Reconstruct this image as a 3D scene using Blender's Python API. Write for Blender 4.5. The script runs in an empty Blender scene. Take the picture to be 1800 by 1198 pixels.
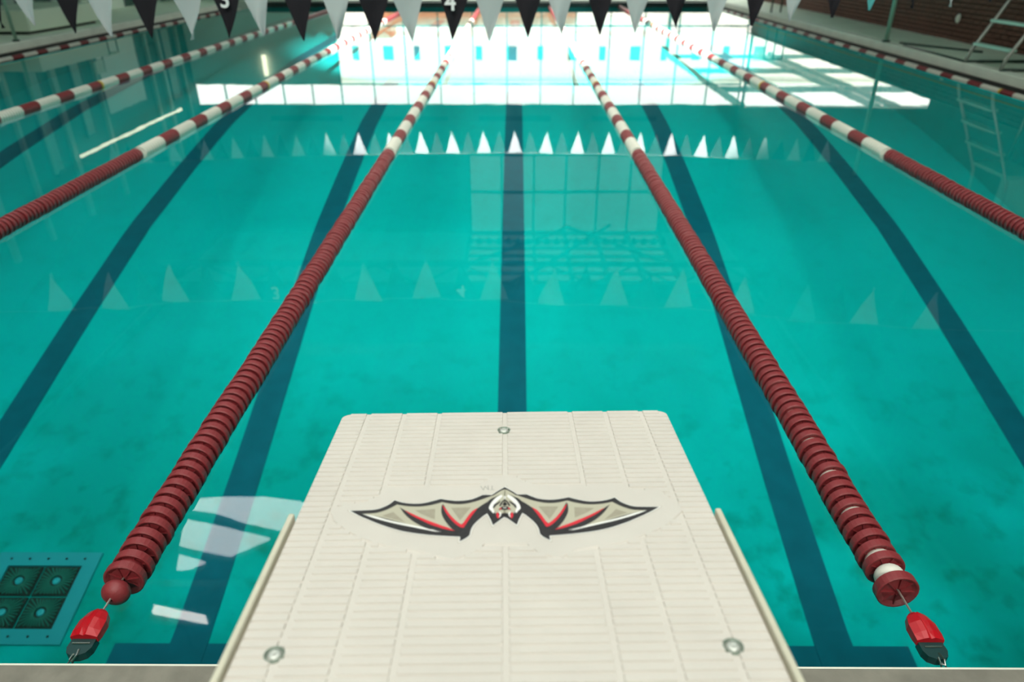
import bpy, bmesh, math, random
from math import sin, cos, pi, radians, sqrt, atan, hypot
from mathutils import Vector, Matrix
from mathutils.geometry import tessellate_polygon
random.seed(7)
S = bpy.context.scene
COL = S.collection

# ------------------------------------------------------------------ camera
F = 1250.0                       # focal length in pixels of the 1800 px frame
H = 1.5386                       # eye height above the water (water is z = 0)
TH = math.atan(687 / F)          # pitch down
PSI = math.atan(7 / hypot(F, 687))
FW = Vector((-sin(PSI) * cos(TH), cos(PSI) * cos(TH), -sin(TH)))
RT = Vector((cos(PSI), sin(PSI), 0))
UP = RT.cross(FW)
CAM = Vector((0, 0, H))
cam_d = bpy.data.cameras.new('camera')
cam = bpy.data.objects.new('camera', cam_d)
COL.objects.link(cam)
cam.matrix_world = Matrix(((RT.x, UP.x, -FW.x, 0), (RT.y, UP.y, -FW.y, 0), (RT.z, UP.z, -FW.z, H), (0, 0, 0, 1)))
cam_d.sensor_width = 36
cam_d.lens = 36 * F / 1800
cam_d.clip_start = 0.05
cam_d.clip_end = 300
cam_d.dof.use_dof = True
cam_d.dof.focus_distance = 1.75
cam_d.dof.aperture_fstop = 2.9
S.camera = cam

# ------------------------------------------------------------------ light
w = bpy.data.worlds.new('sky')
S.world = w
w.use_nodes = True
bg = w.node_tree.nodes['Background']
bg.inputs['Color'].default_value = (1.0, 0.975, 0.94, 1)
bg.inputs['Strength'].default_value = 3.0
sun_d = bpy.data.lights.new('sun', 'SUN')
sun_d.energy = 3.0
sun_d.angle = radians(28)
sun_d.color = (1.0, 0.95, 0.88)
sun = bpy.data.objects.new('sun', sun_d)
COL.objects.link(sun)
sun.rotation_euler = (Vector((0.02, 0.77, -0.64))).to_track_quat('-Z', 'Y').to_euler()
# added unseen spot: stands in for sunlight on the second pennants and far water
fl_d = bpy.data.lights.new('far_sun_spot', 'SPOT')
fl_d.energy = 150000; fl_d.spot_size = radians(12); fl_d.spot_blend = .35; fl_d.shadow_soft_size = .15
fl_d.color = (1.0, 0.97, 0.93)
flo = bpy.data.objects.new('far_sun_spot', fl_d); COL.objects.link(flo)
flo.location = (1.0, -3.2, 7.5)
flo.rotation_euler = (Vector((0.45, 15.85, 0.0)) - Vector((1.0, -3.2, 7.5))).to_track_quat('-Z', 'Y').to_euler()
flo.scale = (2.5, 1, 1)
S.view_settings.view_transform = 'Standard'
S.view_settings.look = 'None'
S.view_settings.exposure = 0.3
S.view_settings.gamma = 1.0
S.view_settings.use_curve_mapping = False
S.cycles.use_denoising = True
S.cycles.max_bounces = 10
S.cycles.diffuse_bounces = 5
S.cycles.glossy_bounces = 5
S.cycles.transparent_max_bounces = 20
S.cycles.sample_clamp_indirect = 6
S.cycles.caustics_reflective = False
S.cycles.caustics_refractive = False

# ------------------------------------------------------------------ pixel helpers: where a sight line meets a real plane
def ray(px, py):
    return FW + RT * ((px - 900) / F) + UP * ((599 - py) / F)
def at_z(px, py, z):
    d = ray(px, py); t = (z - H) / d.z
    return CAM + d * t
def mirror_z(px, py, z):         # the thing at height z whose image lies in the still water
    p = at_z(px, py, -z)
    return Vector((p.x, p.y, z))

# ------------------------------------------------------------------ materials
def nt(name):
    m = bpy.data.materials.new(name); m.use_nodes = True
    t = m.node_tree
    for n in list(t.nodes): t.nodes.remove(n)
    out = t.nodes.new('ShaderNodeOutputMaterial')
    return m, t, out
def mat(name, col, rough=0.5, metal=0.0, noise=0.0, nscale=5.0, col2=None, bump=0.0, bscale=200.0, emit=0.0, detail=5.0, spec=None):
    m, t, out = nt(name)
    b = t.nodes.new('ShaderNodeBsdfPrincipled')
    t.links.new(b.outputs[0], out.inputs[0])
    b.inputs['Base Color'].default_value = (*col, 1)
    b.inputs['Roughness'].default_value = rough
    b.inputs['Metallic'].default_value = metal
    if spec is not None: b.inputs['Specular IOR Level'].default_value = spec
    if noise or bump:
        tc = t.nodes.new('ShaderNodeTexCoord')
    if noise:
        n = t.nodes.new('ShaderNodeTexNoise'); n.inputs['Scale'].default_value = nscale; n.inputs['Detail'].default_value = detail
        t.links.new(tc.outputs['Object'], n.inputs['Vector'])
        r = t.nodes.new('ShaderNodeMapRange'); r.inputs[1].default_value = .35; r.inputs[2].default_value = .68
        r.inputs[3].default_value = 0; r.inputs[4].default_value = noise
        t.links.new(n.outputs['Fac'], r.inputs[0])
        mx = t.nodes.new('ShaderNodeMix'); mx.data_type = 'RGBA'
        mx.inputs[6].default_value = (*col, 1)
        c2 = col2 or tuple(c * .55 for c in col)
        mx.inputs[7].default_value = (*c2, 1)
        t.links.new(r.outputs[0], mx.inputs[0]); t.links.new(mx.outputs[2], b.inputs['Base Color'])
    if bump:
        n2 = t.nodes.new('ShaderNodeTexNoise'); n2.inputs['Scale'].default_value = bscale; n2.inputs['Detail'].default_value = 3
        t.links.new(tc.outputs['Object'], n2.inputs['Vector'])
        bp = t.nodes.new('ShaderNodeBump'); bp.inputs['Strength'].default_value = bump; bp.inputs['Distance'].default_value = .002
        t.links.new(n2.outputs['Fac'], bp.inputs['Height']); t.links.new(bp.outputs[0], b.inputs['Normal'])
    if emit:
        b.inputs['Emission Color'].default_value = (*col, 1); b.inputs['Emission Strength'].default_value = emit
    return m

def water_mat():
    m, t, out = nt('water')
    g = t.nodes.new('ShaderNodeBsdfGlossy'); g.inputs['Roughness'].default_value = 0.0
    tr = t.nodes.new('ShaderNodeBsdfTransparent'); tr.inputs[0].default_value = (0.86, 0.985, 0.975, 1)
    mx = t.nodes.new('ShaderNodeMixShader')
    geo = t.nodes.new('ShaderNodeNewGeometry')
    n = t.nodes.new('ShaderNodeTexNoise'); n.inputs['Scale'].default_value = 1.6; n.inputs['Detail'].default_value = 2
    tc = t.nodes.new('ShaderNodeTexCoord'); t.links.new(tc.outputs['Object'], n.inputs['Vector'])
    bp = t.nodes.new('ShaderNodeBump'); bp.inputs['Strength'].default_value = 0.03; bp.inputs['Distance'].default_value = 0.012
    t.links.new(n.outputs['Fac'], bp.inputs['Height']); t.links.new(bp.outputs[0], g.inputs['Normal'])
    dot = t.nodes.new('ShaderNodeVectorMath'); dot.operation = 'DOT_PRODUCT'
    t.links.new(geo.outputs['Normal'], dot.inputs[0]); t.links.new(geo.outputs['Incoming'], dot.inputs[1])
    def mth(op, a, b=None):
        x = t.nodes.new('ShaderNodeMath'); x.operation = op
        for i, v in enumerate((a, b)):
            if v is None: continue
            if isinstance(v, float): x.inputs[i].default_value = v
            else: t.links.new(v, x.inputs[i])
        return x.outputs[0]
    c = mth('ABSOLUTE', dot.outputs['Value'])
    p = mth('POWER', mth('SUBTRACT', 1.0, c), 5.0)
    fr = mth('ADD', mth('MULTIPLY', p, 0.98), 0.02)
    t.links.new(fr, mx.inputs[0]); t.links.new(tr.outputs[0], mx.inputs[1]); t.links.new(g.outputs[0], mx.inputs[2])
    t.links.new(mx.outputs[0], out.inputs[0])
    return m
def glass_mat(name, tint, refl=0.05):
    m, t, out = nt(name)
    g = t.nodes.new('ShaderNodeBsdfGlossy'); g.inputs['Roughness'].default_value = 0.02
    tr = t.nodes.new('ShaderNodeBsdfTransparent'); tr.inputs[0].default_value = (*tint, 1)
    mx = t.nodes.new('ShaderNodeMixShader'); mx.inputs[0].default_value = refl
    t.links.new(tr.outputs[0], mx.inputs[1]); t.links.new(g.outputs[0], mx.inputs[2]); t.links.new(mx.outputs[0], out.inputs[0])
    return m
def cloth_mat(name, col, trans):
    m, t, out = nt(name)
    d = t.nodes.new('ShaderNodeBsdfDiffuse'); d.inputs[0].default_value = (*col, 1)
    l = t.nodes.new('ShaderNodeBsdfTranslucent'); l.inputs[0].default_value = (*col, 1)
    mx = t.nodes.new('ShaderNodeMixShader'); mx.inputs[0].default_value = trans
    t.links.new(d.outputs[0], mx.inputs[1]); t.links.new(l.outputs[0], mx.inputs[2]); t.links.new(mx.outputs[0], out.inputs[0])
    return m
def pool_mat():                  # painted plaster with algae and scuff stains, and corner darkening painted in at the near end
    m, t, out = nt('pool_plaster')
    b = t.nodes.new('ShaderNodeBsdfDiffuse'); t.links.new(b.outputs[0], out.inputs[0])
    tc = t.nodes.new('ShaderNodeTexCoord')
    def noise(sc, det, lo, hi):
        n = t.nodes.new('ShaderNodeTexNoise'); n.inputs['Scale'].default_value = sc; n.inputs['Detail'].default_value = det
        t.links.new(tc.outputs['Object'], n.inputs['Vector'])
        r = t.nodes.new('ShaderNodeMapRange'); r.inputs[1].default_value = lo; r.inputs[2].default_value = hi
        t.links.new(n.outputs['Fac'], r.inputs[0]); return r.outputs[0]
    sep = t.nodes.new('ShaderNodeSeparateXYZ'); t.links.new(tc.outputs['Object'], sep.inputs[0])
    near = t.nodes.new('ShaderNodeMapRange'); near.inputs[1].default_value = 3.0; near.inputs[2].default_value = 6.0
    near.inputs[3].default_value = 1.0; near.inputs[4].default_value = 0.12
    t.links.new(sep.outputs['Y'], near.inputs[0])
    a = noise(.8, 5, .36, .58); c = noise(5.0, 6, .52, .70)
    def mix(f, c1, c2):
        x = t.nodes.new('ShaderNodeMix'); x.data_type = 'RGBA'
        t.links.new(f, x.inputs[0])
        for i, v in ((6, c1), (7, c2)):
            if isinstance(v, tuple): x.inputs[i].default_value = (*v, 1)
            else: t.links.new(v, x.inputs[i])
        return x.outputs[2]
    def mul(x, y):
        k = t.nodes.new('ShaderNodeMath'); k.operation = 'MULTIPLY'
        t.links.new(x, k.inputs[0])
        if isinstance(y, float): k.inputs[1].default_value = y
        else: t.links.new(y, k.inputs[1])
        return k.outputs[0]
    k1 = mix(mul(mul(a, near.outputs[0]), .85), POOL, POOL_STAIN_SHADE)
    k2 = mix(mul(mul(c, near.outputs[0]), .7), k1, (0.003, 0.20, 0.13))
    t.links.new(k2, b.inputs[0])
    return m
POOL = (0.002, 0.56, 0.545)
POOL_STAIN_SHADE = (0.002, 0.27, 0.21)

M = dict(
    water=water_mat(), pool=pool_mat(),
    stripe=mat('lane_stripe', (0.002, 0.145, 0.205), .7, noise=.3, nscale=6, spec=0.1),
    green_tile=mat('green_edge', (0.10, 0.42, 0.32), .5),
    ledge=mat('edge_line', (0.20, 0.42, 0.22), .6),
    concrete=mat('coping_concrete', (0.245, 0.23, 0.19), .85, noise=.6, nscale=14, bump=.5, bscale=90),
    curb=mat('curb_paint', (0.84, 0.86, 0.74), .6, noise=.25, nscale=3),
    deck=mat('deck_paint', (0.80, 0.88, 0.71), .55, noise=.2, nscale=2),
    gutter=mat('gutter_dark', (0.012, 0.016, 0.014), .6),
    gap=mat('deck_joint', (0.02, 0.03, 0.025), .7),
    brick=mat('brick', (0.13, 0.045, 0.026), .85, noise=.6, nscale=8, col2=(0.06, 0.028, 0.02), bump=.5, bscale=80),
    mortar=mat('mortar', (0.045, 0.03, 0.02), .9),
    wall=mat('painted_wall', (0.36, 0.46, 0.40), .8, noise=.2, nscale=.7),
    darkwall=mat('dark_wall', (0.07, 0.14, 0.11), .8, noise=.3, nscale=.6),
    gable=mat('gable_wall', (0.16, 0.24, 0.22), .8),
    ceil=mat('roof_deck', (0.26, 0.60, 0.60), .8),
    steel=mat('roof_steel', (0.10, 0.14, 0.14), .6),
    frame=mat('window_frame', (0.04, 0.16, 0.14), .5),
    pane=glass_mat('pane_glass', (0.95, 0.98, 0.96)),
    frost=glass_mat('skylight_glass', (0.27, 0.30, 0.30), .03),
    sheet=glass_mat('roof_sheet', (0.075, 0.155, 0.152), .02),
    overhead=glass_mat('overhead_glass', (0.93, 0.95, 0.93), .03),
    maroon=mat('maroon_plastic', (0.235, 0.022, 0.028), .42, noise=.35, nscale=60, col2=(0.30, 0.06, 0.06), bump=.4, bscale=500),
    white_float=mat('white_plastic', (0.74, 0.72, 0.64), .45),
    maroon_far=mat('maroon_band', (0.235, 0.018, 0.022), .45),
    white_far=mat('white_band', (0.80, 0.78, 0.68), .45),
    yellow=mat('yellow_plastic', (0.75, 0.50, 0.03), .45),
    cable=mat('steel_cable', (0.45, 0.40, 0.36), .4, .7),
    red=mat('red_plastic', (0.50, 0.006, 0.014), .32, noise=.2, nscale=30),
    dkplastic=mat('dark_grey_plastic', (0.012, 0.045, 0.045), .35),
    chrome=mat('stainless', (0.62, 0.62, 0.58), .25, 1.0), boltm=mat('bolt_metal', (0.66, 0.67, 0.62), .4, .45), cup=mat('bolt_cup', (0.22, 0.27, 0.22), .5, .3),
    board=mat('board_white', (0.655, 0.612, 0.56), .55, noise=.10, nscale=9, bump=.35, bscale=420),
    board_pad=mat('board_tread', (0.665, 0.622, 0.57), .55, noise=.10, nscale=9, bump=.35, bscale=420),
    plate=mat('plate_cream', (0.66, 0.63, 0.50), .5, noise=.3, nscale=25, col2=(0.45, 0.43, 0.34)),
    ped=mat('pedestal_grey', (0.32, 0.33, 0.32), .5),
    ink_black=mat('ink_black', (0.021, 0.019, 0.022), .65, noise=.4, nscale=160, col2=(0.05, 0.047, 0.047)),
    ink_beige=mat('ink_beige', (0.50, 0.475, 0.37), .6),
    ink_tan=mat('ink_tan', (0.355, 0.32, 0.245), .65, noise=.4, nscale=120, col2=(0.42, 0.39, 0.30)),
    ink_red=mat('ink_red', (0.70, 0.025, 0.045), .5),
    ink_white=mat('ink_white', (0.88, 0.87, 0.84), .5),
    ink_halo=mat('ink_halo', (0.47, 0.43, 0.36), .6),
    ink_grey=mat('ink_grey', (0.36, 0.35, 0.32), .6),
    flag_w=cloth_mat('white_pennant', (0.58, 0.59, 0.60), .5),
    flag_k=cloth_mat('black_pennant', (0.022, 0.021, 0.025), .15),
    flag_t=cloth_mat('teal_pennant', (0.12, 0.45, 0.46), .4),
    flag_n=mat('number_white', (0.62, 0.66, 0.66), .6),
    rope=mat('flag_rope', (0.25, 0.25, 0.25), .7),
    seafoam=mat('seafoam_paint', (0.30, 0.50, 0.38), .4),
    step=mat('step_plastic', (0.42, 0.68, 0.56), .4),
    tube=mat('aluminium_tube', (0.40, 0.40, 0.35), .35, .5),
    darktube=mat('dark_tube', (0.02, 0.045, 0.03), .4),
    bench=mat('bench_paint', (0.60, 0.70, 0.54), .5),
    banner=mat('red_cloth', (0.22, 0.02, 0.012), .7),
    lamp=mat('lamp_white', (1.0, 0.98, 0.92), .5, emit=24.0),
    lamp_warm=mat('lamp_warm', (1.0, 0.93, 0.68), .5, emit=2.2),
    lens=mat('skylight_glow', (0.97, 0.99, 1.0), .5, emit=13.0),
    pale=mat('pale_panel', (0.80, 0.86, 0.76), .6),
    paving=mat('pale_paving', (0.82, 0.80, 0.75), .8),
    facade=mat('white_facade', (0.86, 0.85, 0.80), .8),
    orange=mat('orange_brick', (0.80, 0.36, 0.20), .8, noise=.3, nscale=4),
    darkglass=mat('dark_window', (0.05, 0.16, 0.17), .3),
    grate=mat('grate_green', (0.001, 0.018, 0.014), .6),
    grate_rib=mat('grate_rib', (0.002, 0.14, 0.105), .6),
    grate_rim=mat('grate_frame', (0.003, 0.34, 0.39), .6),
    hub=mat('grate_hub', (0.005, 0.42, 0.48), .5),
)

# ------------------------------------------------------------------ mesh helpers
def link(name, bm, m, parent=None, smooth=False, recalc=True):
    if recalc: bmesh.ops.recalc_face_normals(bm, faces=bm.faces[:])
    me = bpy.data.meshes.new(name); bm.to_mesh(me); bm.free()
    for x in (m if isinstance(m, (list, tuple)) else [m]): me.materials.append(M[x])
    if smooth:
        for p in me.polygons: p.use_smooth = True
    o = bpy.data.objects.new(name, me); COL.objects.link(o)
    if parent: o.parent = parent
    return o
def empty(name, loc=(0, 0, 0)):
    o = bpy.data.objects.new(name, None); COL.objects.link(o); o.location = loc; o.empty_display_size = .1
    return o
def tag(o, label, cat, group=None):
    o['label'] = label; o['category'] = cat
    if group: o['group'] = group
    return o
def struct(o, label=None):
    o['kind'] = 'structure'
    if label: o['label'] = label
    return o
def box(bm, x0, x1, y0, y1, z0, z1, T=None, mi=0):
    P = [(x0, y0, z0), (x1, y0, z0), (x1, y1, z0), (x0, y1, z0), (x0, y0, z1), (x1, y0, z1), (x1, y1, z1), (x0, y1, z1)]
    v = [bm.verts.new(T @ Vector(p) if T else p) for p in P]
    for f in ((0, 3, 2, 1), (4, 5, 6, 7), (0, 1, 5, 4), (1, 2, 6, 5), (2, 3, 7, 6), (3, 0, 4, 7)):
        fc = bm.faces.new([v[i] for i in f]); fc.material_index = mi
def tube(bm, pts, r, n=8, mi=0):
    pts = [Vector(p) for p in pts]
    rings = []
    for i, p in enumerate(pts):
        a = pts[max(0, i - 1)]; b = pts[min(len(pts) - 1, i + 1)]
        d = (b - a).normalized()
        s = d.cross(Vector((0, 0, 1)))
        if s.length < .05: s = d.cross(Vector((1, 0, 0)))
        s.normalize(); u = s.cross(d)
        rr = r[i] if isinstance(r, (list, tuple)) else r
        rings.append([bm.verts.new(p + (s * cos(2 * pi * k / n) + u * sin(2 * pi * k / n)) * rr) for k in range(n)])
    for A, B in zip(rings, rings[1:]):
        for k in range(n):
            f = bm.faces.new((A[k], A[(k + 1) % n], B[(k + 1) % n], B[k])); f.material_index = mi
    bm.faces.new(rings[0][::-1]).material_index = mi; bm.faces.new(rings[-1]).material_index = mi
def lathe_y(bm, prof, n=24, T=None, mi=0, closed=True):      # profile (y, r) turned about the y axis
    rings = []
    for (y, r) in prof:
        rings.append([bm.verts.new((T @ Vector((r * cos(2 * pi * k / n), y, r * sin(2 * pi * k / n)))) if T else (r * cos(2 * pi * k / n), y, r * sin(2 * pi * k / n))) for k in range(n)])
    m = len(rings)
    for i in range(m if closed else m - 1):
        A, B = rings[i], rings[(i + 1) % m]
        for k in range(n):
            bm.faces.new((A[k], A[(k + 1) % n], B[(k + 1) % n], B[k])).material_index = mi
def arc_box(name, x0, x1, y0, y1, z0, z1, m, parent=None, bev=0.0):
    bm = bmesh.new(); box(bm, x0, x1, y0, y1, z0, z1)
    if bev: bmesh.ops.bevel(bm, geom=bm.edges[:], offset=bev, segments=2, affect='EDGES')
    return link(name, bm, m, parent)

# ------------------------------------------------------------------ pool basin
XL, XR, Y0, Y1 = -7.88, 5.85, 1.121, 23.95
LW = 2.134
DEP = [(1.0, 2.72), (2.5, 2.60), (3.2, 2.49), (4.5, 2.15), (6.3, 1.62), (7.7, 1.24), (9.2, .95), (10.7, .70), (12.5, .52), (15.3, .36), (20, .26), (24.2, .22)]
def depth(y, x=0.0):             # the floor rises a little towards the left wall
    t = min(1, max(0, (-x - 4.7) / 1.9)); k = 1 - .27 * t * t * (3 - 2 * t)
    return k * depth0(y)
def depth0(y):
    for (a, da), (b, db) in zip(DEP, DEP[1:]):
        if y <= b: return da + (db - da) * (y - a) / (b - a)
    return DEP[-1][1]
YS = [Y0 + (Y1 - Y0) * i / 90 for i in range(91)]
bm = bmesh.new()
prev = None
for y in YS:
    a = [bm.verts.new((XL + (XR - XL) * k / 28, y, -depth(y, XL + (XR - XL) * k / 28))) for k in range(29)]
    if prev:
        for k in range(28): bm.faces.new((prev[k], prev[k + 1], a[k + 1], a[k]))
    prev = a
pool_floor = struct(link('pool_floor', bm, 'pool', recalc=False), 'teal painted pool floor sloping up away from the starting block')
def pool_wall(name, xin, xout):
    bm = bmesh.new(); P = None
    for y in YS:
        q = [bm.verts.new((xin, y, -depth(y) - .05)), bm.verts.new((xin, y, .0)), bm.verts.new((xout, y, .0)), bm.verts.new((xout, y, -depth(y) - .05))]
        if P:
            for k in range(4): bm.faces.new((P[k], P[(k + 1) % 4], q[(k + 1) % 4], q[k]))
        P = q
    return struct(link(name, bm, 'pool'))
pool_wall('wall_pool_left', XL, XL - .05); pool_wall('wall_pool_right', XR, XR + .05)
struct(arc_box('wall_pool_near', XL, XR, Y0 - .3, Y0, -2.8, -.002, 'pool'))
struct(arc_box('wall_pool_far', XL, XR, Y1, Y1 + .25, -.4, -.002, 'pool'))
# underwater ledge lines along the side walls
struct(arc_box('trim_1', XR - .16, XR - .145, Y0, Y1, -.03, -.015, 'ledge'))
struct(arc_box('trim_2', XL + .002, XL + .05, Y0, Y1, -.02, -.008, 'green_tile'))
# lane stripes on the floor
def stripe(xa, xb, ya, yb, n=60):
    bm = bmesh.new(); P = None
    for i in range(n + 1):
        y = ya + (yb - ya) * i / n
        z = -depth(y, xa); zb = -depth(y, xb)
        q = [bm.verts.new((xa, y, z - .01)), bm.verts.new((xa, y, z + .008)), bm.verts.new((xb, y, zb + .008)), bm.verts.new((xb, y, zb - .01))]
        if P:
            for k in range(4): bm.faces.new((P[k], P[(k + 1) % 4], q[(k + 1) % 4], q[k]))
        else: bm.faces.new(q)
        P = q
    bm.faces.new(P)
    return link('lane_stripe', bm, 'stripe', pool_floor)
SW = .25
for k in range(-3, 3):
    xc = k * LW - .0235
    stripe(xc - SW / 2, xc + SW / 2, 2.6, 22.4)
    stripe(xc - .49, xc - SW / 2 - .001, 2.6, 3.157, 4); stripe(xc + SW / 2 + .001, xc + .49, 2.6, 3.157, 4)
# main drain
def floor_hit(px, py):
    d = ray(px, py); z = -1.5
    for _ in range(40):
        p = CAM + d * ((z - H) / d.z); z = .5 * z - .5 * depth(p.y)
    return p
pts = [floor_hit(*q) for q in ((20, 990), (147, 998), (88, 1113), (-45, 1105))]
dc = sum(pts, Vector()) / 4
ys = (pts[2].y + pts[3].y) / 2, (pts[0].y + pts[1].y) / 2
xs = (pts[0].x + pts[3].x) / 2, (pts[1].x + pts[2].x) / 2
drain = empty('pool_drain', (dc.x, dc.y, -depth(dc.y)))
tag(drain, 'square dark green pool drain with four radial grates, underwater at lower left', 'drain')
sl = (depth(ys[1]) - depth(ys[0])) / (ys[1] - ys[0])
drain.rotation_euler = (-math.atan(sl), 0, 0)
hw, hl = (xs[1] - xs[0]) / 2, (ys[1] - ys[0]) / 2
bm = bmesh.new()
fr = .105
for a in ((-hw - fr, hw + fr, -hl - fr, -hl), (-hw - fr, hw + fr, hl, hl + fr), (-hw - fr, -hw, -hl, hl), (hw, hw + fr, -hl, hl)):
    box(bm, *a, -.01, .02)
link('drain_frame', bm, 'grate_rim', drain)
for i in range(5):
    for s in (-1, 1):
        bm = bmesh.new(); T = Matrix.Translation((-hw + hw * .5 * i, s * (hl + fr / 2), .022)) @ Matrix.Rotation(pi / 2, 4, 'X')
        lathe_y(bm, [(0, .001), (0, .009), (.004, .007), (.005, .001)], 10, T); link('screw', bm, 'grate', drain)
for i in (-1, 1):
    for j in (-1, 1):
        cx, cy = i * hw / 2, j * hl / 2
        bm = bmesh.new(); box(bm, cx - hw / 2 + .006, cx + hw / 2 - .006, cy - hl / 2 + .006, cy + hl / 2 - .006, -.01, .012)
        g = link('grate', bm, 'grate', drain)
        bm = bmesh.new()
        for k in range(30):
            a = 2 * pi * (k + .5) / 30
            e = min((hw / 2 - .02) / max(abs(cos(a)), 1e-6), (hl / 2 - .02) / max(abs(sin(a)), 1e-6))
            T = Matrix.Translation((cx, cy, 0)) @ Matrix.Rotation(a, 4, 'Z')
            box(bm, .04, e, -.0045, .0045, .011, .022, T)
        link('rib', bm, 'grate_rib', g)
        bm = bmesh.new(); T = Matrix.Translation((cx, cy, .012)) @ Matrix.Rotation(pi / 2, 4, 'X')
        lathe_y(bm, [(0, .001), (0, .027), (.008, .024), (.012, .012), (.009, .001)], 20, T); link('hub', bm, 'hub', g)

# water
bm = bmesh.new()
v = [bm.verts.new(p) for p in ((XL, Y0, 0), (XR, Y0, 0), (XR, Y1, 0), (XL, Y1, 0))]
bm.faces.new(v)
water = struct(link('water', bm, 'water', recalc=False), 'still clear turquoise pool water')

# ------------------------------------------------------------------ gutters, curbs, decks
CL, CR, DZ = -8.68, 6.37, .12
XWL, XWR, YF, YB, ZC = -11.2, 7.82, 26.0, -9.0, 8.0
struct(arc_box('gutter_left', CL, XL - .05, -1, Y1 + 1, -.25, -.13, 'gutter'))
struct(arc_box('gutter_right', XR + .05, CR, -1, Y1 + 1, -.25, -.13, 'gutter'))
struct(arc_box('gutter_far', XL, XR, Y1 + .01, Y1 + .38, -.2, .135, 'gutter'))
struct(arc_box('curb_left', CL - .22, CL, -1, YF, -.0, DZ + .01, 'curb', bev=.012))
struct(arc_box('curb_right', CR, CR + .2, -1, YF, -.0, DZ + .01, 'curb', bev=.012))
struct(arc_box('curb_far', CL, CR, Y1 + .38, Y1 + .62, -.2, .17, 'curb', bev=.012))
struct(arc_box('gutter_back_left', CL - .22, CL - .03, -1, YF, -.25, 0, 'gutter'))  # near-black back walls: shade below the curb put into their colour
struct(arc_box('gutter_back_right', CR + .03, CR + .2, -1, YF, -.25, 0, 'gutter'))
struct(arc_box('trim_3', CL - .27, CL - .22, -1, YF, -.2, DZ - .06, 'gap'))
struct(arc_box('trim_4', CR + .2, CR + .25, -1, YF, -.2, DZ - .06, 'gap'))
struct(arc_box('floor_left', XWL, CL - .27, YB, YF, -.2, DZ, 'deck'))
struct(arc_box('floor_right', CR + .25, XWR, YB, YF, -.2, DZ, 'deck'))
struct(arc_box('floor_far', CL, CR, Y1 + .62, YF, -.2, DZ, 'deck'))
bm = bmesh.new(); box(bm, CL - .27, CR + .25, -.1, Y0 - .002, -.25, .03)
struct(link('coping_near', bm, 'concrete'), 'grey concrete coping along the near pool edge')
struct(arc_box('floor_near', CL - .27, CR + .25, YB, -.1, -.2, .03, 'concrete'))
# pale lip where the water meets the near coping
struct(arc_box('trim_5', CL + .4, XR, Y0 - .001, Y0 + .006, -.02, .026, 'curb'))

# ------------------------------------------------------------------ shell of the hall
struct(arc_box('wall_left', XWL - .3, XWL, YB, YF, -.2, ZC, 'darkwall'))
struct(arc_box('wall_back', XWL, XWR, YB - .3, YB, -.2, ZC, 'wall'))
wr = struct(arc_box('wall_right', XWR + .08, XWR + .3, YB, YF, -.2, .9, 'mortar'), 'dark red brick wall low along the right deck')
struct(arc_box('wall_right_upper', XWR, XWR + .3, YB, 14.0, .93, ZC, 'darkwall'))
def sloped(name, x0, x1, za, zb, zc, m, parent=None):   # side panel between y = 14 and the far wall, with a sloping edge
    bm = bmesh.new()
    L = [(14.0, za), (YF, zb), (YF, zc[1]), (14.0, zc[0])]
    A = [bm.verts.new((x0, y, z)) for y, z in L]; B = [bm.verts.new((x1, y, z)) for y, z in L]
    bm.faces.new(A); bm.faces.new(B[::-1])
    for k in range(4): bm.faces.new((A[k], A[(k + 1) % 4], B[(k + 1) % 4], B[k]))
    return link(name, bm, m, parent)
struct(sloped('wall_right_header', XWR, XWR + .3, 1.10, 3.32, (ZC, ZC), 'darkwall'))
# bricks: the 300 nearest ones as parts, the others joined
bl, bh, z0 = .205, .066, DZ
proto = None
bricks = []
row = 0; z = z0 + .003
while z + bh < .92:
    y = 7.6 + (row % 2) * .108
    while y < YF - .2:
        bricks.append((y, z)); y += .216
    z += .077; row += 1
bricks.sort(key=lambda q: abs(q[0] - 11.3) + (0 if q[1] < .8 else .4))
me = None
for (y, z) in bricks[:300]:
    if me is None:
        bm = bmesh.new(); box(bm, 0, .09, -bl / 2, bl / 2, 0, bh)
        bmesh.ops.bevel(bm, geom=bm.edges[:], offset=.004, segments=1, affect='EDGES')
        o = link('brick', bm, 'brick', wr); me = o.data
    else:
        o = bpy.data.objects.new('brick', me); COL.objects.link(o); o.parent = wr
    o.location = (XWR + random.uniform(-.004, .004), y, z)
bm = bmesh.new()
for (y, z) in bricks[300:]:
    dx = random.uniform(-.004, .004)
    box(bm, XWR + dx, XWR + .09, y - bl / 2, y + bl / 2, z, z + bh)
o = link('far_bricks', bm, 'brick', wr); o['kind'] = 'stuff'
struct(arc_box('trim_6', XWR - .02, XWR + .3, YB, YF, .9, .93, 'frame'))
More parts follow.
